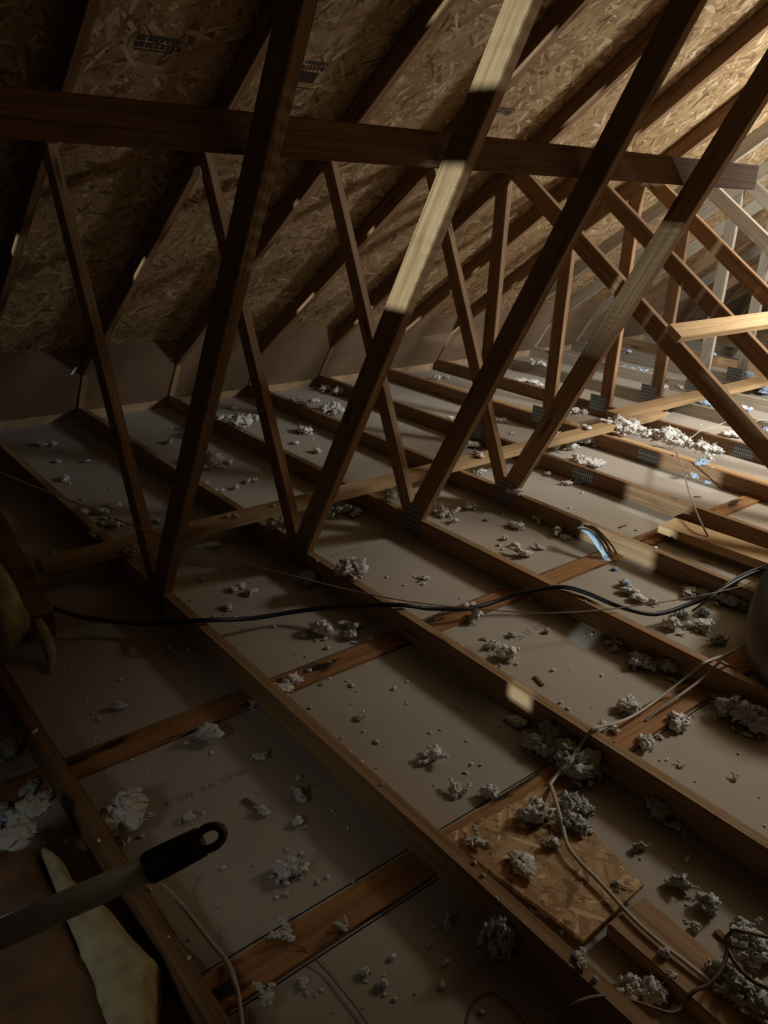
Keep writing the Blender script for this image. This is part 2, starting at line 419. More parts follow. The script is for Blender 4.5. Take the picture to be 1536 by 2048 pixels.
descr = {
 -1: 'roof truss at the near left, hidden behind the left edge of the picture',
 0: 'roof truss at the near left whose low chord runs under the grey pole',
 1: 'dark roof truss with the leftmost V of webs, above the black cable',
 2: 'roof truss whose long web carries the bright sunlit patch in the middle',
 3: 'roof truss with the long dark web just right of the sunlit one',
 4: 'roof truss with the rightmost long web, its chord touched by the blue strip',
 5: 'roof truss whose diagonal web ends under the short right-hand brace',
 6: 'roof truss with its diagonal web passing behind the short right-hand brace',
 7: 'roof truss whose post stands on a grey plate behind the runner end',
 8: 'roof truss with the pale sunlit diagonal web near the right edge',
 9: 'roof truss with a pale upright post, first beyond the pale diagonal web',
}
PICK = {0: 'wood2', 3: 'wood', 5: 'wood2', 6: 'wood2', 7: 'wood2', 8: 'wood_grey', 9: 'wood_grey', 10: 'wood_grey', 12: 'wood_grey'}
for k in range(-1, 18):
    if k*S > XB-.05: break
    mat = M[PICK.get(k, 'wood')]
    t = empty('roof_truss', (k*S, 0, 0))
    nth = {10: 'second', 11: 'third', 12: 'fourth', 13: 'fifth', 14: 'sixth', 15: 'seventh', 16: 'eighth', 17: 'ninth'}
    tag(t, descr.get(k) or 'far roof truss of brown lumber, %s one beyond the pale upright post' % nth[k], 'roof truss', 'parallel roof trusses')
    member(k, [(-4.15, 0.0), (2.72, 0.0), (2.72, HT), (-4.15, HT)], (1, 0), 'bottom_chord', mat, t)
    p, g = strip2((2.78, rz(2.78)), (-3.5, rz(-3.5)), .0885, -1)
    p = clip(p, 0, -1, -.0895)
    member(k, p, g, 'top_chord', M['wood2'] if k < 8 else mat, t)
    member(k, clip(clip([(2.568, .0892), (2.76, .0892), (2.76, .4), (2.315, .505)], PM, 1, LOW+YH*PM-.0005), 0, -1, -.0892), (1, 0), 'heel_wedge', mat, t, t=.0392)
    if k <= 4:
        p, g = strip2((.047, 0.0), (.047-.525*4, 4.0), .089, -1)
        p = clip(p, 0, -1, -.0892); p = clip(p, PM, 1, LOW+YH*PM-.001)
        member(k, p, g, 'long_web', M['wood'], t, t=.0372)
        p, g = strip2((.13-.044, 0.0), (.13+.44*2, 2.0), .070, 1)
        p = [(a-.0, b) for a, b in p]
        p = clip(p, 0, -1, -.0892); p = clip(p, PM, 1, LOW+YH*PM-.001)
        # stay clear of the long web
        p = clip(p, -1, -.525, -.047-.0)
        member(k, p, g, 'short_web', M['wood'], t, t=.0372)
        plate(k, .055, .072, .105, .135, t)
    else:
        member(k, clip([(.80, .0892), (.889, .0892), (.889, 2.0), (.80, 2.0)], PM, 1, LOW+YH*PM-.001), (0, 1), 'post', M['wood2'] if k == 8 else mat, t, t=.0372)
        p, g = strip2((.9, 1.701), (-1.8, -.124), .089, 1)
        p = clip(p, 0, -1, -.0892); p = clip(p, PM, 1, LOW+YH*PM-.001); p = clip(p, 1, 0, .7995)
        member(k, p, g, 'diagonal_web', mat, t, t=.0366)
        plate(k, .90, .095, .13, .11, t)
        if k == 8 or k == 9: pass
    if k in (5, 6): plate(k, .06, .042, .14, .07, t)
    if k == 7: plate(k, -.20, .042, .13, .07, t)
    if k == 10:
        bm = slab_poly([(.80, 1.36), (.87, 1.36), (.86, 1.43), (.81, 1.42)], (k*S-.0195, 0, 0), (0, 1, 0), (0, 0, 1), (1, 0, 0), .001, bev=0)
        o = mk('blue_tape_patch', bm, M['blue'], t)

# ------------------------------------------------------------------ braces, runners, strapping
def yup(v): return v
tag(board('brace_board', (-1.3, -.617, 1.588), (2.95, -.617, 1.551), .092, .038, (0, 1, 0), M['wood2']),
    'long horizontal brown brace board crossing all the webs near the top of the picture', 'brace board')
b0 = atx(1327, 639, 5*S-W-.02); b1 = atx(1346, 664, 5*S-W-.02)
dn = Vector((0, -1, -.676)).normalized(); nrm = Vector((0, -.676, 1)).normalized()
Yc = -.34; zc = 1.701+.676*(Yc-.9)
c0 = Vector((5*S-.05, Yc, zc)) + nrm*.0195 + dn*.0
c1 = c0 + Vector((2.6, 0, 0))
tag(board('brace_board', c0, c1, .089, .038, nrm, M['wood_new']), 'short pale brace board nailed across the diagonal webs at the right edge', 'brace board')
tag(board('runner_board', (.30, .415, .1085), (4.35, .455, .1085), .092, .038, (0, 0, 1), M['wood_new']), 'long pale runner board lying flat across the joists through the middle', 'runner board')
tag(board('runner_board', (4.02, .60, .1088), (5.12, .612, .1088), .13, .038, (0, 0, 1), M['wood_new']), 'pale runner board behind the end of the longest one, up to the dark diagonal', 'runner board')
tag(board('runner_board', (5.30, .60, .1085), (7.3, .62, .1085), .14, .038, (0, 0, 1), M['wood_new']), 'farthest pale runner board, at the right edge by the blue-grey truss plate', 'runner board')
tag(board('strapping_board', (-1.4, -.622, .006), (4.9, -.60, .006), .089, .012, (0, 0, 1), M['wood_strip'], bev=.001), 'flat orange-brown strapping board on the ceiling back, scorched black in spots, crossing mid-picture', 'strapping board', None)
tag(board('strapping_board', (-1.4, -1.43, .006), (3.2, -1.40, .006), .089, .012, (0, 0, 1), M['wood_strip'], bev=.001), 'flat red-brown strapping board crossing the bottom of the picture to the cable hole', 'strapping board', None)
# leaning board at far left
tag(board('loose_joist', (.33, 1.35, .047), (.196, .09, .047), .09, .09, (0, 0, 1), M['wood2']), 'thick dark joist end lying askew between the two left trusses, under the runner end', 'joist')
# flat plank along the chord of T6
tag(board('plank', (3.735, 2.2, .054), (3.735, -1.6, .054), .125, .022, (0, 0, 1), M['wood_new']), 'long flat orange plank beside the joist with the heaps of fluff on it, at right', 'plank')
a = at(1340, 1062, .07); b = at(1560, 1128, .07)
tag(board('plank', (2.80, -.61, .052), (2.865, -1.75, .052), .15, .04, (0, 0, 1), M['wood_new']), 'split orange plank with a square end, lying between joists right of the blue strip', 'plank')
tag(board('plank', (.838, -1.80, .020), (.795, -2.75, .020), .125, .036, (0, 0, 1), M['wood']), 'grey-brown board with a round knot under the cream cable at the bottom right', 'plank')
# strand board scrap
P4 = [at(890, 1672, .034), at(1095, 1572, .034), at(1288, 1768, .034), at(1168, 1880, .034)]
bm = bmesh.new()
NN = 7; top = []
def quad(u, v_):
    return (P4[0]*(1-u)+P4[1]*u)*(1-v_) + (P4[3]*(1-u)+P4[2]*u)*v_
rr = random.Random(3)
edge = []
for i in range(12): edge.append(quad(i/12, 0)+Vector((0, rr.uniform(-.008, .008), 0)))
for i in range(10): edge.append(quad(1, i/10)+Vector((rr.uniform(-.012, .006), 0, 0)))
edge.append(P4[2]); edge.append(P4[3]); 
for i in range(1, 6): edge.append(quad(0, 1-i/6)+Vector((rr.uniform(-.002, .002), 0, 0)))
lo = [bm.verts.new(p - Vector((0, 0, .011))) for p in edge]; hi = [bm.verts.new(p) for p in edge]
bm.faces.new(hi); bm.faces.new(lo[::-1])
for i in range(len(edge)): bm.faces.new((lo[i], lo[(i+1) % len(edge)], hi[(i+1) % len(edge)], hi[i]))
bmesh.ops.recalc_face_normals(bm, faces=bm.faces)
tag(mk('strand_board_scrap', bm, M['osb_scrap']), 'torn square of strand board lying between joists at lower right, strewn with fluff', 'scrap board')

# black gaps beside strapping (drywall seams)
def seam(pa, pb, wd=.004):
    a_, b_ = at(*pa, .0125), at(*pb, .0125)
    return board('seam', (a_.x, a_.y, .0005), (b_.x, b_.y, .0005), wd, .001, (0, 0, 1), M['black_stain'], FL, bev=0)
for y in (-.672, -.570, -1.482, -1.372):
    board('seam', (-1.4, y+.004, .0005), (3.2, y+.026, .0005), .003, .001, (0, 0, 1), M['black_stain'], FL, bev=0)

# ------------------------------------------------------------------ cables
def cable(name, pts, r, mat, label, cat='cable', flat=1.0, n=8):
    P = []
    for p in pts:
        if len(p) == 3: P.append(at(*p))
        else: P.append(Vector(p[1:]))
    o = mk(name, tube(P, r, 8, n, flat), mat, None, True)
    return tag(o, label, cat)
cable('black_cable', [(107,1216,.13),(150,1230,.09),(200,1240,.06),(300,1247,.05),(400,1241,.105),(500,1237,.06),(600,1222,.05),(700,1212,.08),(800,1210,.104),(860,1217,.07),(940,1217,.06),(1000,1200,.06),(1045,1185,.08),(1120,1174,.10),(1170,1185,.104),(1230,1210,.09),(1290,1227,.06),(1330,1225,.05),(1380,1208,.06),(1430,1187,.09),(1470,1163,.105),(1510,1144,.10),(1560,1130,.08)], .0085, M['black'], 'thick black cable sagging across the joists from left to right')
cable('twine', [(-60,918,.75),(0,945,.66),(150,1005,.48),(300,1065,.37),(440,1112,.27),(600,1155,.17),(700,1180,.12),(800,1200,.10),(900,1213,.10),(1050,1225,.11),(1130,1225,.115),(1200,1220,.105),(1300,1208,.11),(1380,1195,.11),(1440,1183,.11),(1495,1168,.11),(1560,1140,.10)], .0022, M['cord'], 'thin tan cord strung from the left edge across in front of the black cable', 'cord')
cable('black_cable', [(1385,1222,.05),(1425,1193,.09),(1460,1163,.105),(1500,1142,.11),(1560,1122,.12)], .004, M['black'], 'short thinner dark cable rising to the grey hose beside the thick black one')
cable('cream_cable', [(1500,1285,.05),(1455,1307,.06),(1420,1320,.10),(1405,1328,.105),(1370,1357,.06),(1330,1387,.035),(1280,1423,.03),(1240,1443,.05),(1200,1453,.098),(1183,1460,.105),(1165,1485,.07),(1140,1520,.05),(1112,1552,.03),(1098,1572,.03)], .0052, M['nm'], 'cream cable over the two right joists down into the torn fluff', flat=.6)
cable('cream_cable', [(1520,1330,.04),(1470,1334,.05),(1452,1328,.10),(1438,1326,.105),(1405,1357,.06),(1350,1397,.04),(1310,1425,.025),(1290,1443,.012)], .0052, M['nm_tan'], 'tan cable over the right joist ending in a hole in the strapping', flat=.6)
cable('cream_cable', [(1100,1566,.03),(1108,1590,.055),(1122,1640,.052),(1135,1690,.05),(1158,1722,.048),(1200,1765,.046),(1280,1850,.046),(1380,1932,.046),(1450,1985,.046),(1560,2066,.046)], .0055, M['nm'], 'grey-cream cable over the strand board scrap along the knotty board', flat=.6)
cable('brown_cord', [(1580,1992,.09),(1510,1965,.09),(1470,1925,.08),(1452,1885,.08),(1462,1865,.09),(1480,1862,.10),(1560,1880,.08)], .0042, M['brown_cord'], 'dark brown cord curling around fluff at the lower right edge', 'cord')
cable('brown_cord', [(1456,1880,.085),(1452,1915,.075),(1435,1950,.07),(1415,1970,.066),(1385,1985,.065),(1366,2012,.05),(1345,2026,.05),(1310,2018,.06),(1250,1998,.075),(1200,1993,.09),(1160,2002,.108),(1135,2020,.10),(1120,2045,.06),(1115,2090,.05)], .0042, M['brown_cord'], 'brown cord crossing the knotty board and joist at the bottom edge', 'cord')
cable('thin_wire', [(588,1888,.02),(615,1905,.012),(650,1940,.006),(690,1988,.006),(715,2020,.006),(750,2070,.006)], .0014, M['brown_cord'], 'hair-thin dark wire trailing from the strapping to the bottom edge', 'wire')
cable('thin_wire', [(930,2090,.004),(940,2020,.004),(958,1994,.004),(985,1986,.004),(1020,2010,.004),(1060,2060,.004)], .0014, M['brown_cord'], 'thin reddish wire arching at the bottom edge left of the brown cord', 'wire')
cable('white_cable', [(270,1750,.11),(300,1760,.105),(335,1778,.06),(370,1818,.03),(420,1882,.02),(455,1925,.02),(470,1965,.03),(478,2005,.02),(487,2080,.01)], .0052, M['nm'], 'white cable curving from under the grey pole to the bottom edge', flat=.7)
cable('white_cable', [(1352,905,.105),(1362,925,.13),(1372,960,.14),(1380,990,.14),(1395,1030,.12),(1407,1055,.10),(1416,1072,.075)], .0045, M['nm_tan'], 'thin cream wire rising from the split plank to the fluff heap', 'wire')
cable('white_cable', [(1358,884,.10),(1375,880,.12),(1392,868,.12),(1405,860,.12),(1440,856,.12),(1462,855,.11)], .0045, M['nm'], 'cream wire end poking right out of the fluff heap behind the dark diagonal', 'wire')
cable('white_cable', [(1398,864,.10),(1430,852,.10),(1455,843,.10)], .003, M['nm'], 'thin pale wire branching above the cream wire end', 'wire')
cable('white_cable', [(1500,850,.10),(1512,843,.10),(1522,840,.10),(1560,842,.10)], .0045, M['nm'], 'pale wire lying on drywall at the right edge beyond the dark diagonal', 'wire')

# black coils far right
def ring(cx_, cy_, x, r, rt_, label):
    c = atx(cx_, cy_, x); pts = [c + Vector((0.25*r*math.sin(a), r*math.cos(a), r*.8*math.sin(a))) for a in [2*math.pi*i/16 for i in range(15)]]
    tag(mk('cable_coil', tube(pts, rt_, 8, 4), M['black'], None, True), label, 'cable coil')
ring(1545, 565, 7.6, .14, .016, 'upper black hose coil far back at the right edge')
ring(1555, 612, 7.4, .17, .018, 'lower black hose coil far back at the right edge, above the pale brace')

# blue strip with cable beside the T4 joist
e = [atx(1160, 1052, 4*S-W-.012), atx(1172, 1052, 4*S-W-.012)]
pts = [Vector((2.385, -.40, .094)), Vector((2.372, -.46, .085)), Vector((2.33, -.53, .055)), Vector((2.30, -.575, .022)), Vector((2.29, -.60, .012))]
tag(mk('blue_strip', tube([at(1160,1055,.09), at(1180,1067,.085), at(1198,1092,.055), at(1210,1112,.02), at(1216,1122,.012)], .016, 8, 6, .35), M['blue'], None, True), 'torn light blue plastic strip leaning on the joist, glowing in cool light', 'plastic strip')
cable('black_cable', [(1158,1058,.095),(1176,1060,.10),(1196,1075,.08),(1212,1100,.05),(1225,1113,.02)], .005, M['black'], 'short black cable bent over the light blue strip')

# ------------------------------------------------------------------ ribbed hose at the right edge
A = [at(1640,1098,.16), at(1600,1133,.15), at(1573,1180,.14), at(1556,1235,.13), at(1556,1290,.12), at(1578,1340,.115), at(1625,1368,.11), at(1700,1372,.11), at(1790,1360,.11)]
P = catmull(A, 40)
rp = []; 
# resample evenly
acc = [P[0]]; 
step = .0022
for p in P[1:]:
    while (p-acc[-1]).length >= step: acc.append(acc[-1] + (p-acc[-1]).normalized()*step)
hb = tube(acc, .09, 28, 0, rfun=lambda i: .090 + .0055*math.cos(i*2*math.pi/5))
tag(mk('ribbed_hose', hb, M['duct'], None, True), 'thick dark grey ribbed hose curving in from the right edge', 'hose')

# ------------------------------------------------------------------ pole
def atd(px, py, dist):
    return CAM + ray(px, py).normalized()*dist
pl = empty('extension_pole', atd(0, 1868, 1.035))
gA = atd(300, 1735, 1.05); gB = atd(436, 1667, 1.02); gO = atd(0, 1868, 1.035); gO = gA + (gO-gA)*1.5
mk('tube', tube([gO, gA], .0156, 20, 0), M['pole'], pl, True)
gdir = (gB-gA).normalized()
prof = [0.0, .004, .012, .03, .08, .115, .135, .148, .156]
L = (gB-gA).length
g = bmesh.new()
# grip with hanging hole: flattened end
sd = gdir.cross(ray(400, 1680)).normalized(); fr = gdir.cross(sd).normalized()
def ringv(bm, c, r1, r2, k=20): return [bm.verts.new(c + sd*math.cos(2*math.pi*i/k)*r1 + fr*math.sin(2*math.pi*i/k)*r2) for i in range(k)]
rings = [ringv(g, gA + gdir*t, r1, r2) for t, r1, r2 in ((-.004, .0165, .0165), (0, .0185, .0185), (L*.25, .0185, .0185), (L*.6, .0175, .0165), (L*.76, .017, .012))]
for a_, b_ in zip(rings, rings[1:]):
    for i in range(20): g.faces.new((a_[i], a_[(i+1) % 20], b_[(i+1) % 20], b_[i]))
g.faces.new(rings[0][::-1]); g.faces.new(rings[-1])
# ring end
c = gA + gdir*(L*.88)
tor = []
for i in range(25):
    a_ = math.pi*2*i/24; tor.append((a_))
pr = []
for a_ in tor[:-1]:
    ctr = c + gdir*math.cos(a_)*.0165 + sd*math.sin(a_)*.0115
    out_ = (gdir*math.cos(a_)+sd*math.sin(a_)).normalized()
    pr.append([g.verts.new(ctr + out_*math.cos(b_)*.0048 + fr*math.sin(b_)*.010) for b_ in [2*math.pi*j/10 for j in range(10)]])
for i in range(24):
    for j in range(10):
        g.faces.new((pr[i][j], pr[i][(j+1) % 10], pr[(i+1) % 24][(j+1) % 10], pr[(i+1) % 24][j]))
bmesh.ops.recalc_face_normals(g, faces=g.faces)
gr = mk('grip', g, M['grip'], pl, True); gr['label'] = 'black plastic grip with a hanging hole'
tag(pl, 'grey tube pole with a black hand grip reaching in from the lower left', 'pole')

# ------------------------------------------------------------------ insulation batts
def lumpy(pts_outline, z, thick, amp, seed, res=.02, puff=.35):
    """filled outline (list of Vector xy) as a soft slab with rough edges"""
    poly = [(p.x, p.y) for p in pts_outline]
    xs = [p[0] for p in poly]; ysv = [p[1] for p in poly]
    def inside(x, y):
        c_ = False
        for i in range(len(poly)):
            x1, y1 = poly[i]; x2, y2 = poly[i-1]
            if (y1 > y) != (y2 > y) and x < (x2-x1)*(y-y1)/(y2-y1)+x1: c_ = not c_
        return c_
    def dist(x, y):
        best = 9
        for i in range(len(poly)):
            a_ = Vector(poly[i]); b_ = Vector(poly[i-1]); p = Vector((x, y)); d = b_-a_
            t_ = max(0, min(1, (p-a_).dot(d)/max(d.length_squared, 1e-9))); best = min(best, (a_+d*t_-p).length)
        return best
    bm = bmesh.new(); nx = int((max(xs)-min(xs))/res)+3; ny = int((max(ysv)-min(ysv))/res)+3
    top = {}; bot = {}
    for i in range(nx):
        for j in range(ny):
            x = min(xs)-res+i*res; y = min(ysv)-res+j*res
            jx = x + noise.noise(Vector((x*40, y*40, seed)))*res*.6; jy = y + noise.noise(Vector((x*40, y*40, seed+9)))*res*.6
            if inside(jx, jy):
                d = dist(jx, jy); k_ = min(1, d/(thick*puff+1e-6)); k_ = math.sqrt(max(.04, 1-(1-k_)**2))
                nz = noise.noise(Vector((x*9, y*9, seed)))*amp + noise.noise(Vector((x*35, y*35, seed)))*amp*.4
                top[i, j] = bm.verts.new((jx, jy, z+thick*k_+nz)); bot[i, j] = bm.verts.new((jx, jy, z))
    used = set()
    for (i, j) in list(top):
        q_ = [(i, j), (i+1, j), (i+1, j+1), (i, j+1)]
        if all(c_ in top for c_ in q_):
            bm.faces.new([top[c_] for c_ in q_]); bm.faces.new([bot[c_] for c_ in q_][::-1])
    for e_ in [e_ for e_ in bm.edges if len(e_.link_faces) == 1]:
        pass
    bmesh.ops.delete(bm, geom=[v for v in bm.verts if not v.link_faces], context='VERTS')
    inv = {}
    for key, v in top.items():
        if v.is_valid: inv[v] = key
    for e_ in list(bm.edges):
        if len(e_.link_faces) == 1 and e_.verts[0] in inv and e_.verts[1] in inv:
            a_, b_ = inv[e_.verts[0]], inv[e_.verts[1]]
            try: bm.faces.new((e_.verts[0], e_.verts[1], bot[b_], bot[a_]))
            except Exception: pass
    bmesh.ops.recalc_face_normals(bm, faces=bm.faces)
    return bm
bt = empty('insulation_batt', at(120, 1900, .0))
o1 = [at(p[0], p[1], .10) for p in ((60,1650),(90,1668),(118,1690),(135,1705),(148,1735),(180,1758),(232,1800),(262,1840),(290,1870),(327,1905),(322,1960),(318,2010),(325,2075),(200,2110),(170,1960),(130,1860),(95,1760))]
mk('wool', lumpy(o1, .0, .112, .012, 3, .009), M['batt'], bt, True)
o2 = [at(p[0], p[1], .12) for p in ((-200,1660),(0,1670),(50,1645),(75,1670),(125,1770),(165,1865),(215,1935),(240,1985),(245,2100),(-100,2200),(-200,2000))]
kf = mk('kraft_facing', lumpy(o2, .0, .095, .010, 5, .016), M['kraft'], bt, True)
tag(bt, 'yellow wool batt with brown paper facing in the bottom left corner', 'insulation batt')
o3 = [at(p[0], p[1], .22) for p in ((-60,1085),(5,1108),(28,1135),(45,1175),(55,1190),(38,1208),(22,1228),(0,1232),(-60,1225))]
tag(mk('insulation_batt', lumpy(o3, .095, .13, .012, 8, .012), M['batt'], None, True), 'small torn yellow wool batt piece at the left edge above the black cable', 'insulation batt')
hw = bmesh.new(); 
a0 = at(80, 1238, .10)
tb = tube([at(76,1238,.10), at(86,1262,.075), at(96,1290,.045), at(103,1318,.02), at(100,1343,.008)], .02, 10, 8, .5, rfun=lambda i: .009+.011*math.sin(math.pi*min(1, (i+2)/32))*(1+.25*math.sin(i*2.3)))
tag(mk('wool_scrap', tb, M['batt'], None, True), 'long drooping tuft of yellow wool below the left end of the black cable', 'insulation tuft')
# batt stack just outside the left edge: carries the pole
for i in range(1):
    o4 = [Vector((x, y, 0)) for x, y in ((-1.35, -1.65), (-.72, -1.65), (-.70, -1.0), (-1.35, -1.0))]

# ------------------------------------------------------------------ loose fluff
def blob(bm, c, r, seed, stretch, sub=2):
    ret = bmesh.ops.create_icosphere(bm, subdivisions=sub, radius=1.0)
    q_ = Matrix.Rotation(random.Random(seed).uniform(0, 6.28), 3, 'Z') @ Matrix.Rotation(random.Random(seed+1).uniform(-.7, .7), 3, 'X')
    for v in ret['verts']:
        n_ = v.co.copy()
        f = 1 + .45*noise.noise(n_*1.7+Vector((seed*3.1, 0, 0))) + .35*noise.noise(n_*4.1+Vector((0, seed*1.7, 0))) + .22*noise.noise(n_*9+Vector((0, 0, seed)))
        v.co = c + q_ @ Vector((n_.x*stretch[0], n_.y*stretch[1], n_.z*stretch[2]))*(r*f)
def spikes(bm, c, r, rd, n, ln):
    for i in range(n):
        a_ = rd.uniform(0, 6.28); e_ = rd.uniform(-.2, 1.2)
        d = Vector((math.cos(a_)*math.cos(e_), math.sin(a_)*math.cos(e_), math.sin(e_))); p = c + d*r*.5
        s_ = d.cross(Vector((rd.uniform(-1, 1), rd.uniform(-1, 1), 1))).normalized()*ln*rd.uniform(.10, .2); bend = Vector((rd.uniform(-1, 1), rd.uniform(-1, 1), rd.uniform(-.6, .6)))*ln*.35
        u_ = s_.cross(d)*.5
        q0 = [bm.verts.new(p+s_), bm.verts.new(p-s_*.5+u_), bm.verts.new(p-s_*.5-u_)]
        m_ = p + d*ln*.55 + bend*.5
        q1 = [bm.verts.new(m_+s_*.7), bm.verts.new(m_-s_*.4+u_*.7), bm.verts.new(m_-s_*.4-u_*.7)]
        t_ = bm.verts.new(p + d*ln + bend)
        for k_ in range(3):
            bm.faces.new((q0[k_], q0[(k_+1) % 3], q1[(k_+1) % 3], q1[k_])); bm.faces.new((q1[k_], q1[(k_+1) % 3], t_))
def puff(bm, c, r, seed, stretch):
    """soft ragged lobe: finely displaced ball"""
    ret = bmesh.ops.create_icosphere(bm, subdivisions=3, radius=1.0)
    rd2 = random.Random(seed); q_ = Matrix.Rotation(rd2.uniform(0, 6.28), 3, 'Z') @ Matrix.Rotation(rd2.uniform(-.5, .5), 3, 'X')
    o_ = Vector((seed*3.7, seed*1.3, 0))
    for v in ret['verts']:
        n_ = v.co.copy()
        a_ = noise.noise(n_*1.4+o_); b_ = noise.noise(n_*3.3+o_*2); d_ = abs(noise.noise(n_*7+o_)); e_ = abs(noise.noise(n_*14+o_))
        f = max(.25, 1 + .6*a_ + .55*b_ - .5*d_ + .3*e_)
        v.co = c + q_ @ Vector((n_.x*stretch[0], n_.y*stretch[1], n_.z*stretch[2]))*(r*f)
def tuft_mesh(kind, seed):
    rd = random.Random(seed); bm = bmesh.new()
    if kind == 'lump':
        for i in range(7):
            a_ = rd.uniform(0, 6.28); rr_ = rd.uniform(.05, .32)
            c_ = Vector((math.cos(a_)*rr_, math.sin(a_)*rr_*.75, .10+.1*(1-rr_*2.5)+rd.uniform(0, .05)))
            puff(bm, c_, rd.uniform(.11, .19), seed*50+i, (rd.uniform(1, 1.5), 1, rd.uniform(.6, .95))); spikes(bm, c_, .22, rd, 5, rd.uniform(.08, .15))
        for i in range(8):
            a_ = rd.uniform(0, 6.28); c_ = Vector((math.cos(a_)*.42, math.sin(a_)*.33, .05)); blob(bm, c_, rd.uniform(.03, .06), seed*70+i, (1.6, .9, .6), 2)
    elif kind == 'string':
        for s_ in range(3):
            p = Vector((rd.uniform(-.3, 0), rd.uniform(-.15, .15), .07)); d = Vector((rd.uniform(.4, 1), rd.uniform(-.6, .6), rd.uniform(0, .4))).normalized()
            n_b = 5 if s_ else 7
            for i in range(n_b):
                puff(bm, p, rd.uniform(.06, .10)*(1-.07*i), seed*60+s_*11+i, (1.5, .9, .8))
                if i % 2: spikes(bm, p, .09, rd, 1, rd.uniform(.06, .12))
                d = (d + Vector((rd.uniform(-.5, .5), rd.uniform(-.7, .7), rd.uniform(-.3, .3)))).normalized(); p = p + d*.10; p.z = max(.04, min(.3, p.z))
    elif kind == 'flat':
        for i in range(8):
            c_ = Vector((rd.uniform(-.36, .36), rd.uniform(-.18, .18), .05)); puff(bm, c_, rd.uniform(.10, .16), seed*40+i, (1.5, 1, .45)); spikes(bm, c_, .12, rd, 3, rd.uniform(.06, .12))
    elif kind == 'heap':
        for i in range(30):
            a_ = rd.uniform(0, 6.28); rr_ = math.sqrt(rd.uniform(0, 1))*.42
            c_ = Vector((math.cos(a_)*rr_, math.sin(a_)*rr_*.8, .22*(1-(rr_/.46)**2)*rd.uniform(.5, 1)+.03))
            puff(bm, c_, rd.uniform(.05, .105), seed*90+i, (rd.uniform(.9, 1.5), 1, rd.uniform(.6, 1))); spikes(bm, c_, .1, rd, 3, rd.uniform(.04, .09))
        for i in range(25):
            a_ = rd.uniform(0, 6.28); blob(bm, Vector((math.cos(a_)*.48, math.sin(a_)*.4, .02)), rd.uniform(.015, .035), seed*70+i, (1.4, 1, .7), 1)
    mn = min(v.co.z for v in bm.verts)
    for v in bm.verts: v.co.z -= mn
    me = bpy.data.meshes.new('tuft_'+kind); bm.to_mesh(me); bm.free()
    for p in me.polygons: p.use_smooth = True
    return me
VAR = {k_: [tuft_mesh(k_, i+1+ki*10) for i in range(n_v)] for ki, (k_, n_v) in enumerate((('lump', 5), ('string', 6), ('flat', 3), ('heap', 4)))}
for k_ in VAR:
    VAR[k_] = {c_: [] for c_ in ('fluff', 'fluff_grey', 'fluff_blue')} | {'src': VAR[k_]}
    for c_ in ('fluff', 'fluff_grey', 'fluff_blue'):
        for me in VAR[k_]['src']:
            m2 = me.copy(); m2.materials.append(M[c_]); VAR[k_][c_].append(m2)
    for me in VAR[k_]['src']: bpy.data.meshes.remove(me)

LM = [  # landmarks with their place in the photograph
 ((325,1185), 'the foot of the leftmost web pair'), ((600,1095), 'the foot of the sunlit web pair'), ((820,1040), 'the foot of the third web pair'), ((1005,975), 'the foot of the rightmost web pair'),
 ((430,1665), 'the black pole grip'), ((1100,1700), 'the strand board scrap'), ((1480,1240), 'the grey ribbed hose'), ((1195,1085), 'the light blue strip'), ((1430,1090), 'the split orange plank'),
 ((1350,1380), 'the twin cream cables'), ((680,1345), 'the scorched strapping in mid-picture'), ((660,1850), 'the bottom strapping board'), ((1350,1900), 'the knotty board'), ((900,930), 'the long runner board'),
 ((200,1090), 'the dark left end of the runner'), ((480,1240), 'the sagging black cable'), ((940,1215), 'the black scorched strapping gap'), ((1190,805), 'the plate at the first upright post'), ((1285,775), 'the second upright post'),
 ((1400,880), 'the cream wire end'), ((1500,770), 'the farthest runner board'), ((700,740), 'the eave panels'), ((330,775), 'the bright eave slit'), ((900,700), 'the heap by the far eave'), ((300,2000), 'the yellow batt'), ((1145,1320), 'the pale triangle of light'), ((1110,1540), 'the cable end'),
 ((150,900), 'the dark left corner')]
SIZES = ((.05, 'tiny'), (.085, 'small'), (.14, 'medium'), (9, 'large'))
LOOK = {'lump': 'lumpy', 'string': 'stringy', 'flat': 'flattened', 'heap': 'heaped'}
TINT = {'fluff': 'white', 'fluff_grey': 'grey', 'fluff_blue': 'bluish white'}
SURF = {'F': 'on drywall', 'C': 'on a joist top', 'R': 'on the runner board', 'O': 'on the scrap board', 'S': 'on the strapping', 'P': 'on the plank', 'N': 'caught between the webs', 'K': 'on the knotty board'}
SZ = {'F': 0.0, 'C': .089, 'R': .128, 'O': .034, 'S': .012, 'P': .065, 'N': .10, 'K': .038}
used_lab = {}
cnt = 0
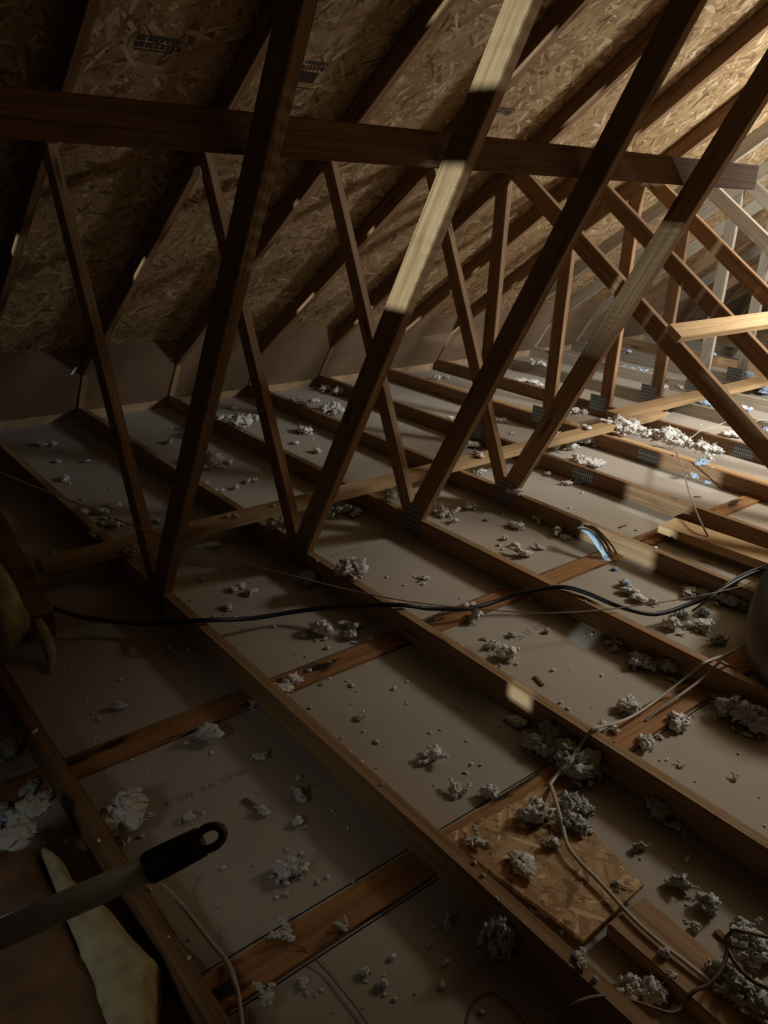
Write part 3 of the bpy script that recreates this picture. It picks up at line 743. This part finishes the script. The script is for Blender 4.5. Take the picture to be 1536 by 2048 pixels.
def fl(px, py, wpx, kind, surf='F', tint='fluff', hz=1.0, ar=1.0):
    global cnt
    cnt += 1
    z = SZ[surf]; p = at(px, py, z)
    if p.y > 2.5: return None
    if surf in 'CN':               # snap onto the joist
        kk = round(p.x/S); 
        if abs(p.x-kk*S) > .03: p.x = kk*S + (.02 if p.x > kk*S else -.02)
    dist = (p-CAM).length; size = wpx*dist/FPX
    rd = random.Random(cnt*13+5)
    me = rd.choice(VAR[kind][tint])
    o = bpy.data.objects.new('insulation_heap' if kind == 'heap' else 'insulation_tuft', me); COL.objects.link(o)
    sc = size/.82 if kind != 'heap' else size/1.05
    o.scale = (sc, sc*ar, sc*hz); o.rotation_euler = (0, 0, rd.uniform(0, 6.28) if ar == 1.0 else -.2)
    o.location = (p.x, p.y, z)
    sz = next(n_ for lim, n_ in SIZES if size < lim)
    best = sorted(LM, key=lambda l: (l[0][0]-px)**2+(l[0][1]-py)**2)
    for (lx, ly), nm in best[:5]:
        dx, dy = px-lx, py-ly
        if abs(dx) > 1.7*abs(dy): dr = 'right of' if dx > 0 else 'left of'
        elif abs(dy) > 1.7*abs(dx): dr = 'below' if dy > 0 else 'above'
        else: dr = ('lower' if dy > 0 else 'upper')+(' right of' if dx > 0 else ' left of')
        far = math.hypot(dx, dy)
        ds = 'just ' if far < 60 else ('' if far < 150 else 'well ')
        lab = '%s %s %s tuft %s, %s%s %s' % (sz, LOOK[kind], TINT[tint], SURF[surf], ds, dr, nm)
        if len(lab.split()) > 16: lab = lab.replace(' tuft', '')
        if len(lab.split()) > 16: continue
        if lab not in used_lab: break
    else:
        lab = lab
    if len(lab.split()) > 16: lab = ' '.join(lab.split()[:16])
    used_lab[lab] = used_lab.get(lab, 0)+1
    tag(o, lab, 'insulation tuft', 'loose blown insulation tufts')
    return o

FLUFF = '''245 1655 100 lump F|580 1745 58 lump F|377 1640 28 lump F|524 1630 36 string F|595 1600 44 string F|598 1648 28 lump F|572 1872 50 string S|688 1855 30 string S|525 2012 50 string S|605 1968 20 lump F|730 1950 24 lump F|764 1972 20 lump F
235 1420 38 string F|420 1473 44 lump S|520 1518 28 lump F|345 1305 26 string F|568 1378 60 flat F|506 1412 24 lump F|715 1437 28 string F|640 1268 56 lump F|706 1255 48 string F|704 1277 34 lump F|740 1283 16 lump F|655 1297 12 lump F
618 1165 40 lump F|702 1152 62 lump C|479 1180 30 flat F|503 1188 24 lump F|456 1218 22 lump F|402 1160 15 lump F|847 1160 26 string F|870 1520 62 string F|917 1588 46 string F|982 1596 44 lump F|650 1330 22 string F|618 1342 10 lump S|658 1360 10 lump S
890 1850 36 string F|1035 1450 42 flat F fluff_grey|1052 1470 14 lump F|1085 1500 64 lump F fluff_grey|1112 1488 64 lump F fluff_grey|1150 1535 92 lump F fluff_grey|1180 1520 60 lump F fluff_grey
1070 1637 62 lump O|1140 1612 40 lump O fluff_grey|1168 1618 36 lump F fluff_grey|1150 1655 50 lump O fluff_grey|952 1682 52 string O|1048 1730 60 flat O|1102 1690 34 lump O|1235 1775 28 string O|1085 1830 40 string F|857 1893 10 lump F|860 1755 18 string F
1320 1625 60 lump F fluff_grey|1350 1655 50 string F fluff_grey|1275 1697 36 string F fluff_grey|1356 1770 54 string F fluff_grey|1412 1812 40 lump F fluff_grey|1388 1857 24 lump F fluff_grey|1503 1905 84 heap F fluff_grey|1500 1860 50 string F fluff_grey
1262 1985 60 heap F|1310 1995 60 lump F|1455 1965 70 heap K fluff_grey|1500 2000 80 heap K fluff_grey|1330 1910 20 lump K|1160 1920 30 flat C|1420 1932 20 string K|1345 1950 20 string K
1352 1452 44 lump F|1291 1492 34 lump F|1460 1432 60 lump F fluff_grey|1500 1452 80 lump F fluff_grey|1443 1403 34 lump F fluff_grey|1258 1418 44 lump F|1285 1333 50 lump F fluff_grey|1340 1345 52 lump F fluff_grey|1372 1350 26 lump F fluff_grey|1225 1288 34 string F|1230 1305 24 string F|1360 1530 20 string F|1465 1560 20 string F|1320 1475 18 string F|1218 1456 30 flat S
985 1295 28 lump F|1008 1316 40 lump F|969 1280 18 string F|1024 1274 20 lump F|935 1212 26 flat S|952 1236 28 lump S|995 1333 18 string F|1095 1265 14 lump F|1058 1198 14 lump F
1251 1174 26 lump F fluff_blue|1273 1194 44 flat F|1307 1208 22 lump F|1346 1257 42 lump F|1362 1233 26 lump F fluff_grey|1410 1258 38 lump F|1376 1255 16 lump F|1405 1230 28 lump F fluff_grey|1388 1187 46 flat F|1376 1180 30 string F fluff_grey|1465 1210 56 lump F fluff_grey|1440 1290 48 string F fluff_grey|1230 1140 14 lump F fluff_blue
1042 1112 46 string F|1031 1095 20 lump F|1078 1045 44 string F|1117 1070 40 string F|1131 1078 20 lump F|940 1018 26 lump F|893 1032 50 string F|875 1025 30 string F|915 1045 26 string F|1030 1056 30 lump F|1077 1098 24 string F|1008 1080 14 lump F|997 1092 10 lump F|975 1040 16 string F|1012 993 32 lump C|1097 952 18 lump F|1133 970 20 lump F|1155 967 22 string F|1066 934 30 lump F
950 945 44 heap F|1115 895 78 heap F|1172 888 52 lump F|1195 890 30 lump F|1172 930 56 flat F|1160 922 28 lump F|1138 828 42 heap F|1168 830 18 lump R|1172 857 22 flat R|1208 845 20 flat R|1245 864 84 heap P|1312 828 46 heap F|1335 886 80 heap P|1300 880 36 lump P|1360 895 50 lump P|1405 905 46 lump P|1430 908 30 lump P fluff_grey|1420 920 14 lump P
1395 953 56 heap F fluff_blue|1400 930 34 string C fluff_blue|1416 969 12 lump F fluff_blue|943 896 30 lump F|962 913 26 flat R|1005 845 18 lump F|1022 870 12 lump P|866 700 10 lump F
895 716 80 heap F|875 722 30 lump F|920 722 44 heap F|800 735 60 heap F|815 742 40 heap F|703 750 44 heap F|670 755 40 heap F|590 771 36 lump F|618 776 24 lump F|655 782 30 lump F|675 790 26 lump F|662 825 56 heap F|610 812 34 string C|595 800 20 flat C|628 805 20 lump F|607 866 32 lump F|635 906 18 lump F|590 888 14 lump F
447 838 30 flat C|482 854 44 lump C|508 842 20 lump F|468 818 16 lump F|460 803 12 lump F|428 930 56 lump F|408 938 26 lump F|338 888 24 string F|500 963 24 flat F|471 979 14 lump F|435 983 22 flat F|414 968 14 lump F|455 802 8 lump F
168 1028 22 lump F|203 1028 24 lump F|220 1052 40 lump F|182 1074 22 string R|232 1014 28 flat F|130 961 20 lump F|92 892 28 flat F|40 850 12 lump F|115 925 12 lump F|175 925 12 lump F
597 1045 44 lump N|592 1072 40 lump N fluff_grey|560 1052 36 lump F|655 1030 60 heap F|700 1028 50 heap F|786 996 34 lump N|845 1004 14 lump N|300 1098 30 lump N fluff_grey|316 1045 18 lump F|545 1012 10 lump R|472 1036 12 lump R|455 1036 10 lump R|100 1135 60 flat F fluff_grey|150 1130 40 flat F fluff_grey
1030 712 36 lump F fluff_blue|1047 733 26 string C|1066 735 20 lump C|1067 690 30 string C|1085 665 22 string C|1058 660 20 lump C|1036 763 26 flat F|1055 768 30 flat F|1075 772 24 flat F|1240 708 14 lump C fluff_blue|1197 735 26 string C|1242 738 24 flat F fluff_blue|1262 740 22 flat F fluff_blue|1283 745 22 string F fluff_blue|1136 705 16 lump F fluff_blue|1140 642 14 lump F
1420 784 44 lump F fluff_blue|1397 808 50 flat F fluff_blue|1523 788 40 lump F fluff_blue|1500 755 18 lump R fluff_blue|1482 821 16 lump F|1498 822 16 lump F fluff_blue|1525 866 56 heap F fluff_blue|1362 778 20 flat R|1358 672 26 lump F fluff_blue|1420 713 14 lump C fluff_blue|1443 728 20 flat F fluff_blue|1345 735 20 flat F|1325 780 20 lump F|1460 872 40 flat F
872 672 24 lump C|912 682 14 lump C|960 700 26 lump F|968 695 20 string F|975 880 14 lump F|892 757 12 lump F|900 838 12 lump F|872 760 16 lump P'''
for line in FLUFF.replace('\n', '|').split('|'):
    a_ = line.split()
    fl(float(a_[0]), float(a_[1]), float(a_[2])*1.1, a_[3], a_[4], a_[5] if len(a_) > 5 else 'fluff')
# the tall torn piece leaning on the lower joist
big = fl(988, 1905, 110, 'heap', 'F', 'fluff'); big.scale.z *= 2.2; big.scale.x *= .7; big.scale.y *= .6
big['label'] = 'tall torn grey-green piece of fluff leaning on the joist at the bottom centre'
# lit fluff and dusty bits at the left edge
for i, (a_, b_, s_, l_) in enumerate(((18, 1505, 60, 'ragged grey tuft on the dark edge high above the brown paper facing'), (0, 1640, 60, 'pale bluish tuft lit at the far left edge above the batt'), (60, 1585, 40, 'grey tuft at the left just above the yellow batt tip'), (45, 1745, 110, 'dusty pinkish-grey mat of fluff lying on the brown paper facing'), (95, 1600, 40, 'dull yellow tuft tucked between batt tip and joist'))):
    o = fl(a_, b_, s_, 'flat' if i == 3 else 'lump', 'F', ('fluff_grey', 'fluff_blue', 'fluff_grey', 'fluff_grey', 'fluff_grey')[i]); o['label'] = l_
    if i == 3: o.location.z = .125; o.scale.z *= .6

# splinters
def chip(pa, pb, wd, label, z=.004, mat='chip'):
    a_, b_ = at(*pa, z), at(*pb, z)
    tag(board('wood_splinter', a_, b_, wd, .004, (0, 0, 1), M[mat], bev=.001), label, 'wood splinter', 'loose wood splinters')
chip((1069, 1352), (1086, 1371), .012, 'brown splinter on drywall right of the sunlit nick in the joist')
chip((487, 1598), (520, 1620), .012, 'dark splinter under the stringy tuft above the black pole grip')
chip((1432, 1860), (1462, 1890), .016, 'brown splinter beside the brown cord loop at lower right')
chip((1400, 1121), (1422, 1127), .004, 'thin sliver on drywall below the split orange plank')
chip((1388, 993), (1402, 994), .005, 'thin sliver on drywall right of the rising cream wire')
chip((1238, 1055), (1252, 1050), .010, 'bark chip on drywall above the pale joist by the blue strip')
chip((1282, 1082), (1330, 1062), .014, 'pile of brown splinters at the end of the split orange plank', .014)

# uncountable crumbs
rd = random.Random(21); bm = bmesh.new()
for i in range(420):
    px, py = rd.uniform(0, 1536), rd.uniform(740, 2040)
    p = at(px, py, 0)
    if p.x < -1.2 or p.y > 2.5 or p.x > 8: continue
    k_ = round(p.x/S)
    zz = 0
    if abs(p.x-k_*S) < .03: zz = HT
    r_ = rd.choice((.0025, .003, .004, .005, .007))
    ret = bmesh.ops.create_icosphere(bm, subdivisions=1, radius=r_)
    sx = rd.uniform(.7, 2.2); a_ = rd.uniform(0, 3)
    for v in ret['verts']:
        v.co = Vector((p.x, p.y, zz+r_*.5)) + Matrix.Rotation(a_, 3, 'Z') @ Vector((v.co.x*sx, v.co.y, v.co.z*.7))
tag(mk('insulation_crumbs', bm, M['fluff'], None, True), 'tiny crumbs of white insulation scattered over drywall and joists', 'insulation crumbs', None, 'stuff')
